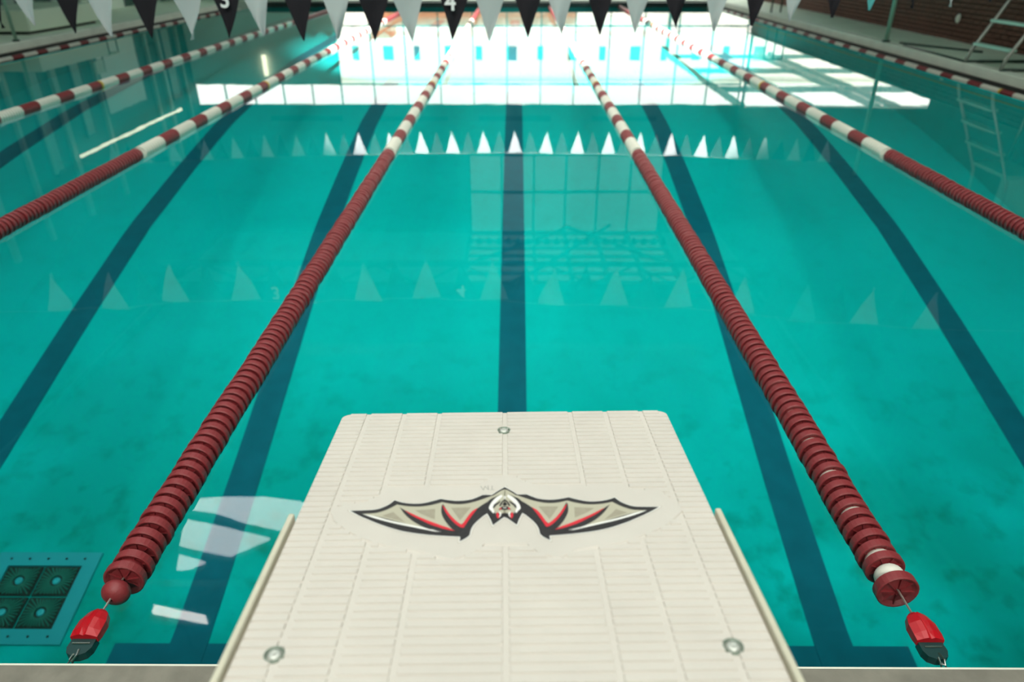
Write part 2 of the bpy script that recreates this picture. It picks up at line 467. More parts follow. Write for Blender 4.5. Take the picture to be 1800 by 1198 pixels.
# far wall: opening from x -6.1 to 7.82, z .7 to 3.27; transom strip further left
FZ0, FZ1, FT, FXA = .70, 3.27, 2.56, -6.1
struct(arc_box('wall_far_lower', XWL, FXA, YF, YF + .25, -.2, FT, 'pale'))
struct(arc_box('wall_far_sill', FXA, 8.1, YF, YF + .25, -.2, .12, 'frame'))
struct(arc_box('wall_far_upper_left', XWL, -1.7, YF, YF + .25, FZ1, ZC, 'gable'))
struct(arc_box('wall_far_upper_right', 5.45, 8.1, YF, YF + .25, FZ1, ZC, 'gable'))
for i, (xa, xb) in enumerate(((-8.7, -6.15), (-4.85, -2.4), (-1.3, 1.25), (2.7, 5.0))):
    lv = empty('wall_louvre', (xa, YF, 3.62)); tag(lv, ['leftmost long dark louvre high on the far wall', 'long dark louvre high on the far wall, second from left', 'long dark louvre high on the far wall, above the middle lane', 'rightmost long dark louvre high on the far wall'][i], 'vent', 'louvres on the far wall')
    bm = bmesh.new(); box(bm, 0, xb - xa, -.05, -.002, 0, .18); link('housing', bm, 'frame', lv)
    for k in range(3):
        bm = bmesh.new(); box(bm, .03, xb - xa - .03, -.075, -.052, .02 + .055 * k, .05 + .055 * k); link('slat', bm, 'darkwall', lv)
struct(arc_box('wall_far_upper', -1.7, 5.45, YF, YF + .25, FZ1, 5.0, 'gable'))
def glazing(name, xs, zs, y, m='pane', ft=.035, parent_label=None):
    w = empty(name, (0, 0, 0)); struct(w, parent_label)
    for x in xs:
        bm = bmesh.new(); box(bm, x - ft / 2, x + ft / 2, y, y + .09, zs[0], zs[-1]); link('mullion', bm, 'frame', w)
    for z in zs:
        bm = bmesh.new(); box(bm, xs[0], xs[-1], y + .01, y + .08, z - ft * .6, z + ft * .6); link('transom', bm, 'frame', w)
    for a, b in zip(xs, xs[1:]):
        for c, d in zip(zs, zs[1:]):
            bm = bmesh.new(); box(bm, a + ft / 2, b - ft / 2, y + .04, y + .05, c + ft / 2, d - ft / 2); link('pane', bm, m, w)
    return w
nx = 12
glazing('window_1', [FXA + (7.82 - FXA) * i / nx for i in range(nx + 1)], [.12, FZ0, FT, FZ1], YF, parent_label='long glazed end wall of the hall')
glazing('window_2', [XWL + (FXA - XWL) * i / 5 for i in range(6)], [FT, FZ1], YF)
glazing('window_3', [-1.7 + (7.15) * i / 6 for i in range(7)], [5.0, 6.4, 8.0], YF, m='frost', ft=.09)
# right side glazing above the brick dado
w4 = empty('window_4'); struct(w4, 'side glazing above the brick wall')
sloped('pane', XWR + .13, XWR + .14, .93, .93, (1.10, 3.32), 'pane', w4)
for (ya, yb, zt) in ((14, 14.06, 1.10), (25.9, 25.98, 3.3)):
    bm = bmesh.new(); box(bm, XWR + .1, XWR + .18, ya, yb, .93, zt); link('mullion', bm, 'frame', w4)
# roof with a big skylight added near the blocks for light and a glazed bay at the far end
OX0, OX1, OY0, OY1 = -3.9, 3.9, -7.6, 5.6
SX0, SX1, SY0 = -1.7, 5.45, 21.4
def roof(n, x0, x1, y0, y1): struct(arc_box('ceiling_%s' % n, x0, x1, y0, y1, ZC, ZC + .2, 'ceil'))
roof('near', XWL, XWR + .3, YB - .3, OY0); roof('left', XWL, OX0, OY0, OY1); roof('right', OX1, XWR + .3, OY0, OY1)
roof('middle', XWL, XWR + .3, OY1, 8.0); roof('rear', XWL, XWR + .3, 20.6, SY0); roof('edge_left', XWL - .3, XWL + .3, 8.0, 20.6); roof('edge_right', XWR - .3, XWR + .3, 8.0, 20.6); roof('far_left', XWL, SX0, SY0, YF + .25); roof('far_right', SX1, XWR + .3, SY0, YF + .25)
def roof_glass(name, x0, x1, y0, y1, nx, ny, m, lab):
    w = empty(name); struct(w, lab)
    for i in range(nx + 1):
        x = x0 + (x1 - x0) * i / nx
        bm = bmesh.new(); box(bm, x - .06, x + .06, y0, y1, ZC - .12, ZC + .1); link('beam', bm, 'steel', w)
    for j in range(ny + 1):
        y = y0 + (y1 - y0) * j / ny
        bm = bmesh.new(); box(bm, x0, x1, y - .04, y + .04, ZC - .02, ZC + .1); link('purlin', bm, 'steel', w)
    for i in range(nx):
        for j in range(ny):
            a, b = x0 + (x1 - x0) * i / nx + .06, x0 + (x1 - x0) * (i + 1) / nx - .06
            c, d = y0 + (y1 - y0) * j / ny + .04, y0 + (y1 - y0) * (j + 1) / ny - .04
            bm = bmesh.new(); box(bm, a, b, c, d, ZC + .06, ZC + .07); link('pane', bm, m, w)
    return w
roof_glass('window_5', OX0, OX1, OY0, OY1, 4, 4, 'overhead', 'large overhead skylight, unseen and added to light the starting blocks')
roof_glass('window_7', XWL + .3, XWR - .3, 8.0, 20.6, 1, 1, 'sheet', 'translucent green roof sheets added over mid pool to brighten its reflections')  # added sheets, unseen directly; they brighten the roof mirrored in the water
w6 = roof_glass('window_6', SX0, SX1, SY0, YF, 6, 6, 'frost', 'glazed roof bay at the far end')
bm = bmesh.new()
for (a, b) in (((-1.7, 22.0), (2.0, 25.8)), ((5.4, 22.0), (2.0, 25.8)), ((.6, 21.5), (3.6, 26))):
    tube(bm, [(a[0], a[1], 7.7), (b[0], b[1], 7.7)], .07, 6)
link('brace', bm, 'steel', w6)
# roof trusses over the pool
for i, y in enumerate((7.9, 20.7)):
    bm = bmesh.new()
    box(bm, XWL, XWR, y - .08, y + .08, ZC - .25, ZC); box(bm, XWL, XWR, y - .06, y + .06, ZC - 1.0, ZC - .85)
    n = 14
    for k in range(n):
        xa = XWL + (XWR - XWL) * k / n; xb = XWL + (XWR - XWL) * (k + 1) / n
        tube(bm, [(xa, y, ZC - .9 if k % 2 else ZC - .2), (xb, y, ZC - .2 if k % 2 else ZC - .9)], .04, 5)
    struct(link('roof_truss', bm, 'steel'))

# ------------------------------------------------------------------ outdoors, seen only as reflections
struct(arc_box('ground', -40, 50, YF + .25, 70, -.6, -.2, 'paving'))
struct(arc_box('ground_right', XWR + .3, 50, -5, YF + .25, -.6, -.2, 'paving'))
b = empty('white_building', (0, 42, 0)); tag(b, 'long white building outside with small dark windows, mirrored beyond the far glass', 'building')
bm = bmesh.new(); box(bm, -24, 26, 0, 6, -.2, 4.9); link('facade', bm, 'facade', b)
bm = bmesh.new(); box(bm, -24.2, 26.2, -.25, 6, 4.9, 5.1); link('roof_edge', bm, 'pale', b)
for i in range(14):
    for (zz, hh) in ((3.1, .7),):
        bm = bmesh.new(); box(bm, -9 + 1.7 * i, -9 + 1.7 * i + (.34, .55, .30, .45)[i % 4], -.05, .02, zz, zz + hh); link('window', bm, 'darkglass', b)
o = arc_box('garden_wall', -5.4, 2.6, 33.0, 33.4, -.2, 1.25, 'orange'); tag(o, 'low orange brick wall outside the far glazing', 'wall')
o = arc_box('brick_kiosk', -6.5, -5.5, 34, 35.6, -.2, 1.9, 'orange'); tag(o, 'small orange brick kiosk outside the far glazing, left of the low wall', 'building')
# porch outside on the right: solid roof near, glazed bars further out
struct(arc_box('porch_roof', XWR + .3, 18, 9, YF, FZ1, FZ1 + .25, 'frame'))
pr = empty('glazed_porch', (12, 30, 0)); tag(pr, 'glazed porch roof on parallel bars outside the right-hand corner', 'porch')
for x in (8.1, 10.5, 12.9, 13.6, 16.5):
    bm = bmesh.new(); box(bm, x - .07 - 12, x + .07 - 12, -4 + .25, 11, FZ1, FZ1 + .2); link('bar', bm, 'frame', pr)
for y in (0, 5, 10):
    bm = bmesh.new(); box(bm, 8 - 12, 16.6 - 12, y - .1, y + .1, FZ1, FZ1 + .2); link('crossbar', bm, 'frame', pr)
for (x, y) in ((-3.9, 10.9), (4.5, 10.9)):
    bm = bmesh.new(); box(bm, x - .08, x + .08, y - .08, y + .08, -.2, FZ1); link('post', bm, 'frame', pr)

# ------------------------------------------------------------------ lamps and glowing skylight
def poly_light(name, polys, z, m, lab, cat):
    P = [[mirror_z(px, py, z) for px, py in q] for q in polys]
    c = P[0][0].copy(); r = empty(name, (c.x, c.y, z))
    tag(r, lab, cat)
    for q in P:
        bm = bmesh.new()
        lo = [bm.verts.new(p - c) for p in q]; hi = [bm.verts.new(p - c + Vector((0, 0, .04))) for p in q]
        n = len(q)
        bm.faces.new(lo); bm.faces.new(hi)
        for k in range(n): bm.faces.new((lo[k], lo[(k + 1) % n], hi[(k + 1) % n], hi[k]))
        link('lens', bm, m, r)
    # housing above and hanger up to the roof
    xs = [p.x - c.x for q in P for p in q]; ys = [p.y - c.y for q in P for p in q]
    bm = bmesh.new(); box(bm, min(xs), max(xs), min(ys), max(ys), .045, .12); link('housing', bm, 'steel', r)
    bm = bmesh.new(); tube(bm, [((min(xs) + max(xs)) / 2, (min(ys) + max(ys)) / 2, .12), ((min(xs) + max(xs)) / 2, (min(ys) + max(ys)) / 2, ZC - z)], .015, 6)
    link('hanger', bm, 'steel', r)
    return r
zz = lambda L: [(x / 3, 840 + y / 3) for x, y in L]
poly_light('ceiling_light', [  # skylight panes given emission and hung like a lamp
    zz([(990, 155), (1010, 105), (1200, 95), (1400, 98), (1600, 125), (1690, 180), (1660, 300), (1490, 270), (1300, 230), (1130, 175)]),
    zz([(975, 215), (1130, 245), (1300, 285), (1425, 315), (1320, 360), (1210, 405), (1080, 380), (945, 350)]),
    zz([(940, 400), (1080, 440), (1000, 475), (930, 480)])], 7.2, 'lens', 'big round roof skylight with glowing panes, mirrored in the water left of the board', 'ceiling light')
poly_light('ceiling_light', [zz([(812, 663), (1085, 722), (1095, 762), (800, 705)])], 7.2, 'lamp', 'short bright tube light mirrored as a white bar near the left rope end', 'ceiling light')
def tube_lamp(a, b, r, m, lab):  # brackets reach back to the wall face
    a, b = Vector(a), Vector(b); o = empty('tube_light', a); tag(o, lab, 'light')
    bm = bmesh.new(); tube(bm, [(0, 0, 0), b - a], r, 10); link('tube', bm, m, o)
    bm = bmesh.new()
    for t in (.03, .5, .97):
        p = (b - a) * t
        if abs((b - a).z) < .1: box(bm, p.x - (a.x - XWL) + .004, p.x - r * .9, p.y - .02, p.y + .02, p.z - .02, p.z + .02)
        else: box(bm, p.x - .02, p.x + .02, p.y + r * .9, YF - a.y - .004, p.z - .02, p.z + .02)
    link('bracket', bm, 'steel', o)
tube_lamp((XWL + .25, 17.9, 3.02), (XWL + .25, 24.0, 3.02), .035, 'lamp_warm', 'long pale yellow tube light mirrored beside the second lane rope at left')
tube_lamp((-8.6, YF - .12, 1.6), (-8.6, YF - .12, 2.28), .07, 'lamp_warm', 'short upright pale light mirrored above the second lane rope at left')

# pilasters on the left wall
for i, (y, wd) in enumerate(((10.4, .12), (12.0, .18), (13.4, .10), (14.8, .16), (16.2, .12), (18.0, .2), (19.9, .12), (23.0, .12), (23.8, .2), (25.2, .14))):
    struct(arc_box('trim_%d' % (i + 7), XWL, XWL + .09, y - wd / 2, y + wd / 2, DZ, 4.6, 'wall'))
# pale doors and panels on the left wall
for i, (y, wd, z1, mm) in enumerate(((11.4, .5, 2.3, 'wall'), (12.6, .9, 1.5, 'pale'), (14.2, .35, 2.9, 'wall'), (15.4, .9, 1.7, 'pale'), (17.2, .5, 3.1, 'wall'), (19.0, .45, 2.6, 'wall'), (21.2, 2.3, 2.3, 'pale'), (24.4, .6, 2.6, 'wall'))):
    r = empty('wall_panel', (XWL, y, DZ))
    tag(r, ['narrow grey-green panel on the left wall, nearest the camera', 'low pale panel on the left wall, second from the near end', 'tall slim grey-green panel on the left wall', 'low pale square panel mid left wall', 'tallest slim grey-green panel on the left wall', 'slim grey-green panel left of the widest pale panel', 'widest pale panel near the far end of the left wall', 'grey-green panel in the far left corner'][i], 'panel', 'panels on the left wall')
    bm = bmesh.new(); box(bm, 0, .05, -wd / 2, wd / 2, 0, z1); link('board', bm, mm, r)
    bm = bmesh.new()
    for s in (-1, 1): box(bm, 0, .07, s * wd / 2 - .03, s * wd / 2 + .03, 0, z1)
    box(bm, 0, .07, -wd / 2, wd / 2, z1, z1 + .05)
    link('frame', bm, 'steel', r)

# ------------------------------------------------------------------ starting block
O_ = (Vector((-0.33994005, 1.16080614, 0.73805775)) + Vector((0.29990561, 1.17447871, 0.741312))) / 2
A_ = Vector((-0.01300913, 0.9913986, -0.12926019)); B_ = Vector((0.9997595, 0.02134074, 0.00505165)); N_ = Vector((-0.00776671, 0.1291255, 0.99159784))
# local axes: x = across (right), y = forward over the water, z = up
TB = Matrix(((B_.x, A_.x, N_.x, O_.x), (B_.y, A_.y, N_.y, O_.y), (B_.z, A_.z, N_.z, O_.z), (0, 0, 0, 1)))
block = empty('starting_block'); block.matrix_world = TB
tag(block, 'cream ribbed starting block with a black, red and beige bat emblem', 'starting block')
TBi = TB.inverted()
def loc(px, py, z=0.0):
    d = ray(px, py); n = N_
    t = ((O_ + n * z) - CAM).dot(n) / d.dot(n)
    q = TBi @ (CAM + d * t)
    return (q.x, q.y)
BW, BL, PADH = .32, .80, .0024
# board slab with rounded front corners
bm = bmesh.new()
R = .016; out = []
out.append((-BW, -BL)); out.append((BW, -BL))
for k in range(7):
    a = pi / 2 * k / 6; out.append((BW - R + R * cos(a), -R + R * sin(a)))
for k in range(7):
    a = pi / 2 + pi / 2 * k / 6; out.append((-BW + R + R * cos(a), -R + R * sin(a)))
e = .006
def ring(z, ins):
    c = Vector((0, -BL / 2, 0)); r = []
    for x, y in out:
        r.append(bm.verts.new((x - math.copysign(ins, x), y - math.copysign(ins, y + BL / 2), z)))
    return r
rs = [ring(-.045, .002), ring(-.045 + .003, 0), ring(-PADH - e, 0), ring(-PADH - e * .35, e * .22), ring(-PADH, e * .9)]
for P, Q in zip(rs, rs[1:]):
    n = len(P)
    for k in range(n): bm.faces.new((P[k], P[(k + 1) % n], Q[(k + 1) % n], Q[k]))
bm.faces.new(rs[0][::-1]); bm.faces.new(rs[-1])
link('board', bm, 'board', block)
# smooth field for the emblem (as drawn in the photograph, taken onto the board plane)
field_px = [(578, 900), (583, 892), (640, 881), (662, 871), (672, 862), (676, 855), (835, 855), (850, 845), (862, 837), (910, 837), (917, 843), (945, 851), (1096, 853), (1108, 857), (1165, 862), (1172, 870), (1190, 880), (1200, 895), (1187, 908), (1174, 920), (1154, 930), (1125, 941), (1090, 953), (1010, 966), (985, 980), (970, 978), (942, 968), (925, 956), (850, 956), (836, 968), (812, 978), (790, 985), (742, 971), (676, 960), (640, 949), (616, 938), (600, 928), (583, 915)]
field = [loc(*q) for q in field_px]
def spans(y):
    xs = []
    n = len(field)
    for k in range(n):
        (x0, y0), (x1, y1) = field[k], field[(k + 1) % n]
        if (y0 > y) != (y1 > y): xs.append(x0 + (y - y0) * (x1 - x0) / (y1 - y0))
    xs.sort(); return [(xs[i], xs[i + 1]) for i in range(0, len(xs) - 1, 2)]
cols = [-.317, -.267, -.197, -.128, 0, .128, .197, .267, .317]
pitch, gap, gr = .01437, .0030, .0038
bm = bmesh.new()
def pad(x0, x1, y0, y1):
    # low moulded rib: back edge a little higher than the front edge, chamfered
    zb, zt1, zt0 = -PADH - .0005, PADH * .55, 0.0
    c = .0011
    P = [(x0, y0, zb), (x1, y0, zb), (x1, y1, zb), (x0, y1, zb),
         (x0 + c, y0 + c * .7, zt0), (x1 - c, y0 + c * .7, zt0), (x1 - c, y1 - c, .0002), (x0 + c, y1 - c, .0002)]
    v = [bm.verts.new(p) for p in P]
    for f in ((4, 5, 6, 7), (0, 1, 5, 4), (1, 2, 6, 5), (2, 3, 7, 6), (3, 0, 4, 7)): bm.faces.new([v[i] for i in f])
y = -.006; nrow = 0
BOLTS = [(-.271, -.6173), (.2678, -.6148), (-.0019, -.0791)]
while y - pitch > -BL:
    ya, yb = y - pitch + gap, y
    ym = (ya + yb) / 2
    for c0, c1 in zip(cols, cols[1:]):
        a, b2 = c0 + (gr if c0 > -.31 else 0), c1 - (gr if c1 < .31 else 0)
        if nrow == 0: a = max(a, -.303); b2 = min(b2, .303)
        segs = [(a, b2)]
        cuts = spans(ym) + [(bx - sqrt(max(0, .0130**2 - (by - ym)**2)), bx + sqrt(max(0, .0130**2 - (by - ym)**2))) for bx, by in BOLTS if abs(by - ym) < .0130]
        for (p, q) in cuts:
            ns = []
            for (s, t2) in segs:
                if q <= s or p >= t2: ns.append((s, t2)); continue
                if p > s: ns.append((s, p + .003))
                if q < t2: ns.append((q - .003, t2))
            segs = ns
        for (s, t2) in segs:
            if t2 - s > .006: pad(s, t2, ya, yb)
    y -= pitch; nrow += 1
# raised smooth field plate, flush with the ribs
poly = [Vector((x, y, 0)) for x, y in field]
vb = [bm.verts.new((p.x, p.y, -PADH - .0005)) for p in poly]; cx = sum(p.x for p in poly) / len(poly); cy = sum(p.y for p in poly) / len(poly)
vt = [bm.verts.new((cx + (p.x - cx) * .992, cy + (p.y - cy) * .975, 0.0001)) for p in poly]
for k in range(len(poly)): bm.faces.new((vb[k], vb[(k + 1) % len(poly)], vt[(k + 1) % len(poly)], vt[k]))
for t in tessellate_polygon([poly]): bm.faces.new([vt[i] for i in t])
link('tread', bm, 'board_pad', block)['label'] = 'moulded ribbed tread surface'
# bolts in dished washers
for i, (bx, by) in enumerate(BOLTS):
    T = Matrix.Translation((bx, by, 0)) @ Matrix.Rotation(pi / 2, 4, 'X')
    bm = bmesh.new(); lathe_y(bm, [(-.004, .0085), (-.001, .0088), (.0004, .0100), (.0007, .0110), (.0002, .0122), (-.004, .0126)], 32, T)
    link('washer', bm, 'cup', block, True)
    bm = bmesh.new(); lathe_y(bm, [(-.003, .0005), (-.003, .0078), (-.0006, .0078), (.0004, .0066), (.0009, .004), (.001, .0005)], 28, T)
    link('bolt_head', bm, 'boltm', block, True)
# side plates
for s in (-1, 1):
    xi = s * .3206; xo = s * .3290
    ystart = -.346
    bm = bmesh.new(); box(bm, min(xi, xo), max(xi, xo), -BL - .02, ystart, -.16, .006)
    bmesh.ops.bevel(bm, geom=bm.edges[:], offset=.0015, segments=1, affect='EDGES')
    link('side_plate', bm, 'plate', block)
# column, cross frame and foot plate under the board (world space, children with inverse)
def under(name, m, fn):
    bm = bmesh.new(); fn(bm)
    bmesh.ops.transform(bm, matrix=TBi, verts=bm.verts[:])
    return link(name, bm, m, block)
under('pedestal', 'ped', lambda bm: box(bm, -.17, .13, .42, .78, .05, .74))
under('foot_plate', 'ped', lambda bm: box(bm, -.27, .23, .30, .90, .031, .06))
under('support_beam', 'ped', lambda bm: box(bm, -.29, .25, .46, .60, .66, .755))
# emblem
def zA(L): return [loc(590 + x / 6, 840 + y / 6) for x, y in L]
def zH(L): return [loc(740 + x / 6, 840 + y / 6) for x, y in L]
UX = -.0008
def mirror(L): return [(2 * UX - x, y) for x, y in L][::-1]
def smoothp(L, it=1):
    return L
EB = bmesh.new(); emi = {'ink_halo': 0, 'ink_black': 1, 'ink_beige': 2, 'ink_tan': 3, 'ink_white': 4, 'ink_red': 5, 'ink_grey': 6}
def ink(L, m, lvl, both=True):
    for Q in ([L, mirror(L)] if both else [L]):
        V = [Vector((x, y, 0)) for x, y in Q]
        z = .0003 + lvl * .00014
        v = [EB.verts.new((p.x, p.y, z)) for p in V]
        for t in tessellate_polygon([V]):
            try: f = EB.faces.new([v[i] for i in t])
            except ValueError: continue
            f.material_index = emi[m]
            f.normal_update()
            if f.normal.z < 0: f.normal_flip()
def arcpts(L, n=6):              # Catmull-Rom through the points, open
    out = []
    for i in range(len(L) - 1):
        p0 = L[max(0, i - 1)]; p1 = L[i]; p2 = L[i + 1]; p3 = L[min(len(L) - 1, i + 2)]
        for k in range(n):
            t = k / n
            out.append(tuple(.5 * (2 * p1[j] + (p2[j] - p0[j]) * t + (2 * p0[j] - 5 * p1[j] + 4 * p2[j] - p3[j]) * t * t + (3 * p1[j] - p0[j] - 3 * p2[j] + p3[j]) * t ** 3) for j in (0, 1)))
    out.append(L[-1]); return out
def curve(*segs):
    out = []
    for s in segs:
        a = arcpts(s) if len(s) > 2 else list(s)
        if out and out[-1] == a[0]: a = a[1:]
        out += a
    if out[0] == out[-1]: out.pop()
    return out
CXA = 1783                       # centre line in the first crop's pixels
sil_top = curve([(140, 350), (300, 345), (420, 335), (520, 300), (575, 268), (612, 238)], [(612, 238), (700, 262), (800, 273), (900, 270), (1000, 250), (1100, 222)], [(1100, 222), (1170, 233), (1280, 243), (1400, 232), (1480, 207), (1545, 178)], [(1545, 178), (1640, 180)], [(1640, 180), (1700, 140), (CXA, 93)])
sil_bot = curve([(CXA, 412), (1750, 425)], [(1750, 425), (1648, 500)], [(1648, 500), (1625, 440), (1590, 375)], [(1590, 375), (1545, 405), (1460, 480), (1420, 540), (1405, 600)], [(1405, 600), (1370, 632), (1295, 672)], [(1295, 672), (1303, 622)], [(1303, 622), (1100, 612), (900, 595), (700, 565), (500, 508), (350, 450), (250, 407), (140, 350)])
sil = sil_top + sil_bot[:-1]
silL = zA(sil)
def offset(L, d):
    A = sum(L[i][0] * L[(i + 1) % len(L)][1] - L[(i + 1) % len(L)][0] * L[i][1] for i in range(len(L)))
    s = 1 if A > 0 else -1; o = []
    n = len(L)
    for i in range(n):
        a, b, c = Vector(L[i - 1]), Vector(L[i]), Vector(L[(i + 1) % n])
        e1, e2 = (b - a), (c - b)
        if e1.length < 1e-7 or e2.length < 1e-7: o.append(L[i]); continue
        e1.normalize(); e2.normalize()
        n1 = Vector((e1.y, -e1.x)) * s; n2 = Vector((e2.y, -e2.x)) * s
        m_ = n1 + n2
        if m_.length < .3: m_ = n1
        m_.normalize(); k = min(2.0, 1 / max(.35, m_.dot(n1)))
        o.append((b.x + m_.x * d * k, b.y + m_.y * d * k))
    return o
full = [p for p in silL if p[0] < UX + .0005]
whole = full + [(2 * UX - x, y) for x, y in full[::-1]][0:]
# join halves into one outline: top half left->centre, right side, bottom back
topL = zA(sil_top); botL = zA(sil_bot)
outline = topL + [(2 * UX - x, y) for x, y in topL[::-1][1:]] + [(2 * UX - x, y) for x, y in botL[::-1][1:]] + botL[1:-1]
def rim(L, d, m, lvl):
    Q = offset(L, d); n = len(L)
    for k in range(n):
        a, b, c, e2 = L[k], L[(k + 1) % n], Q[(k + 1) % n], Q[k]
        z = .0003 + lvl * .00014
        f = EB.faces.new([EB.verts.new((p[0], p[1], z)) for p in (a, b, c, e2)])
        f.material_index = emi[m]; f.normal_update()
        if f.normal.z < 0: f.normal_flip()
outline = [p for i, p in enumerate(outline) if (Vector(p) - Vector(outline[i - 1])).length > 2e-5]
rim(outline, .0026, 'ink_halo', 0)
rim(outline, .0016, 'ink_white', 1)
ink(outline, 'ink_black', 2, False)
L = 3
ink(zA(curve([(275, 383), (420, 373), (540, 335), (640, 284)], [(640, 284), (668, 315)], [(668, 315), (720, 385), (800, 455), (880, 502), (950, 530)], [(950, 530), (820, 508), (650, 465), (450, 415), (275, 383)])), 'ink_beige', L)
ink(zA(curve([(268, 384), (400, 408), (550, 450), (750, 492), (900, 522), (1000, 545), (1108, 568)], [(1108, 568), (1050, 570), (950, 552), (800, 522), (600, 482), (400, 430), (268, 384)])), 'ink_white', L + 1)
ink(zA(curve([(640, 284), (668, 290), (750, 302), (850, 306), (950, 298), (1050, 277), (1115, 258)], [(1115, 258), (1122, 280), (1105, 360), (1130, 430), (1180, 500), (1235, 555)], [(1235, 555), (1100, 512), (1000, 482), (900, 442), (800, 392), (720, 345), (668, 312), (640, 284)])), 'ink_beige', L)
ink(zA(curve([(1115, 258), (1200, 274), (1300, 280), (1400, 267), (1500, 240), (1600, 205), (1660, 185)], [(1660, 185), (1740, 135), (CXA, 122)], [(CXA, 122), (CXA, 200), (1735, 182)], [(1735, 182), (1650, 225), (1560, 272), (1490, 320), (1440, 350), (1400, 392), (1345, 465), (1310, 495)], [(1310, 495), (1260, 455), (1200, 392), (1160, 335), (1115, 258)])), 'ink_beige', L)
# fingers
ink(zA(curve([(666, 312), (720, 350), (800, 398), (900, 446), (1000, 484), (1100, 520), (1250, 562)], [(1250, 562), (1180, 585), (1000, 552), (900, 515), (800, 457), (720, 387), (666, 312)])), 'ink_black', L + 1)
ink(zA(curve([(1112, 285), (1140, 320), (1200, 400), (1260, 465), (1330, 530)], [(1330, 530), (1260, 572), (1190, 515), (1130, 432), (1105, 360), (1112, 285)])), 'ink_black', L + 1)
ink(zA(curve([(715, 342), (800, 383), (900, 428), (1000, 466), (1100, 503), (1180, 530), (1248, 562)], [(1248, 562), (1150, 546), (1000, 500), (900, 454), (800, 404), (715, 342)])), 'ink_red', L + 2)
ink(zA(curve([(1115, 288), (1160, 338), (1200, 395), (1260, 455), (1318, 497)], [(1318, 497), (1345, 465), (1400, 388), (1440, 348), (1492, 318)], [(1492, 318), (1450, 372), (1405, 432), (1365, 490), (1342, 527)], [(1342, 527), (1318, 527), (1270, 502), (1205, 440), (1150, 365), (1115, 288)])), 'ink_red', L + 2)
for T3 in ([(475, 405), (600, 362), (640, 402), (725, 472), (570, 432)], [(828, 345), (1042, 330), (1036, 442), (900, 388)], [(1208, 318), (1420, 312), (1302, 452)]):
    ink(zA(T3), 'ink_tan', L + 1)
# head (second crop's pixels, centre line at 887)
CH = 887
ink(zH(curve([(CH, 170), (835, 180), (770, 222), (728, 272), (708, 322), (735, 355)], [(735, 355), (760, 378), (800, 365), (830, 382), (CH, 378)])), 'ink_white', L + 1)
ink(zH(curve([(CH, 125), (845, 175), (850, 200), (800, 245), (765, 290), (755, 335)], [(755, 335), (780, 372), (820, 372), (845, 378), (CH, 376)])), 'ink_beige', L + 2)
ink(zH([(CH, 190), (872, 200), (866, 225), (CH, 222)]), 'ink_white', L + 3)
ink(zH(curve([(845, 172), (770, 205), (720, 232), (650, 300)], [(650, 300), (700, 270), (760, 222), (845, 172)])), 'ink_black', L + 3)
ink(zH(curve([(832, 240), (800, 262), (765, 282), (748, 318)], [(748, 318), (762, 322), (785, 296), (820, 268), (832, 240)])), 'ink_black', L + 3)
ink(zH(curve([(CH, 232), (858, 240), (835, 262), (815, 298)], [(815, 298), (836, 300), (850, 270), (866, 252), (CH, 245)])), 'ink_black', L + 3)
ink(zH(curve([(CH, 256), (866, 264), (850, 282), (862, 294), (CH, 296)])), 'ink_black', L + 3)
ink(zH(curve([(CH, 306), (850, 304), (828, 318), (806, 340)], [(806, 340), (850, 340), (CH, 341)])), 'ink_black', L + 3)
ink(zH([(CH, 314), (858, 314), (866, 324), (CH, 326)]), 'ink_white', L + 4)
ink(zH([(842, 318), (822, 324), (816, 336), (838, 336)]), 'ink_red', L + 4)
ink(zH([(CH, 374), (842, 376), (832, 405), (858, 412), (905, 402), (CH, 408)]), 'ink_black', L + 3)
ink(zH(curve([(730, 345), (748, 380), (775, 352)], [(775, 352), (766, 400), (735, 420), (712, 380), (730, 345)])), 'ink_black', L + 3)
ink(zH(curve([(795, 360), (786, 400), (800, 432)], [(800, 432), (815, 420), (812, 385), (795, 360)])), 'ink_red', L + 4)
ink(zH(curve([(812, 362), (822, 385), (812, 425)], [(812, 425), (834, 400), (834, 368), (812, 362)])), 'ink_white', L + 4)
# TM mark, read from the other side of the board
def bar(a, b, wd):
    a, b = Vector(a), Vector(b); d = (b - a).normalized(); n_ = Vector((-d.y, d.x)) * wd / 2
    return [tuple(a + n_), tuple(b + n_), tuple(b - n_), tuple(a - n_)]
for (a, b) in (((725, 78), (768, 78)), ((0, 0), (0, 0))):
    pass
for a, b in (((690, 128), (760, 124)), ((726, 82), (724, 126)), ((678, 84), (684, 130)), ((684, 130), (655, 92)), ((655, 92), (628, 130)), ((628, 130), (616, 84))):
    pass
tm = [((732, 122), (768, 122)), ((748, 82), (750, 122)), ((708, 82), (712, 124)), ((712, 124), (676, 84)), ((676, 84), (664, 124)), ((664, 124), (636, 84))]
tm = [((722, 124), (768, 124)), ((742, 80), (745, 124)), ((700, 80), (706, 126)), ((706, 126), (668, 86)), ((668, 86), (652, 128)), ((652, 128), (616, 130))][:5] + [((652, 128), (622, 84))]
for a, b in tm:
    ink(bar(loc(740 + a[0] / 6, 840 + a[1] / 6), loc(740 + b[0] / 6, 840 + b[1] / 6), .0011), 'ink_grey', 0, False)
link('bat_emblem', EB, ['ink_halo', 'ink_black', 'ink_beige', 'ink_tan', 'ink_white', 'ink_red', 'ink_grey'], block, recalc=False)['label'] = 'printed bat emblem in black, beige and red with a small TM'

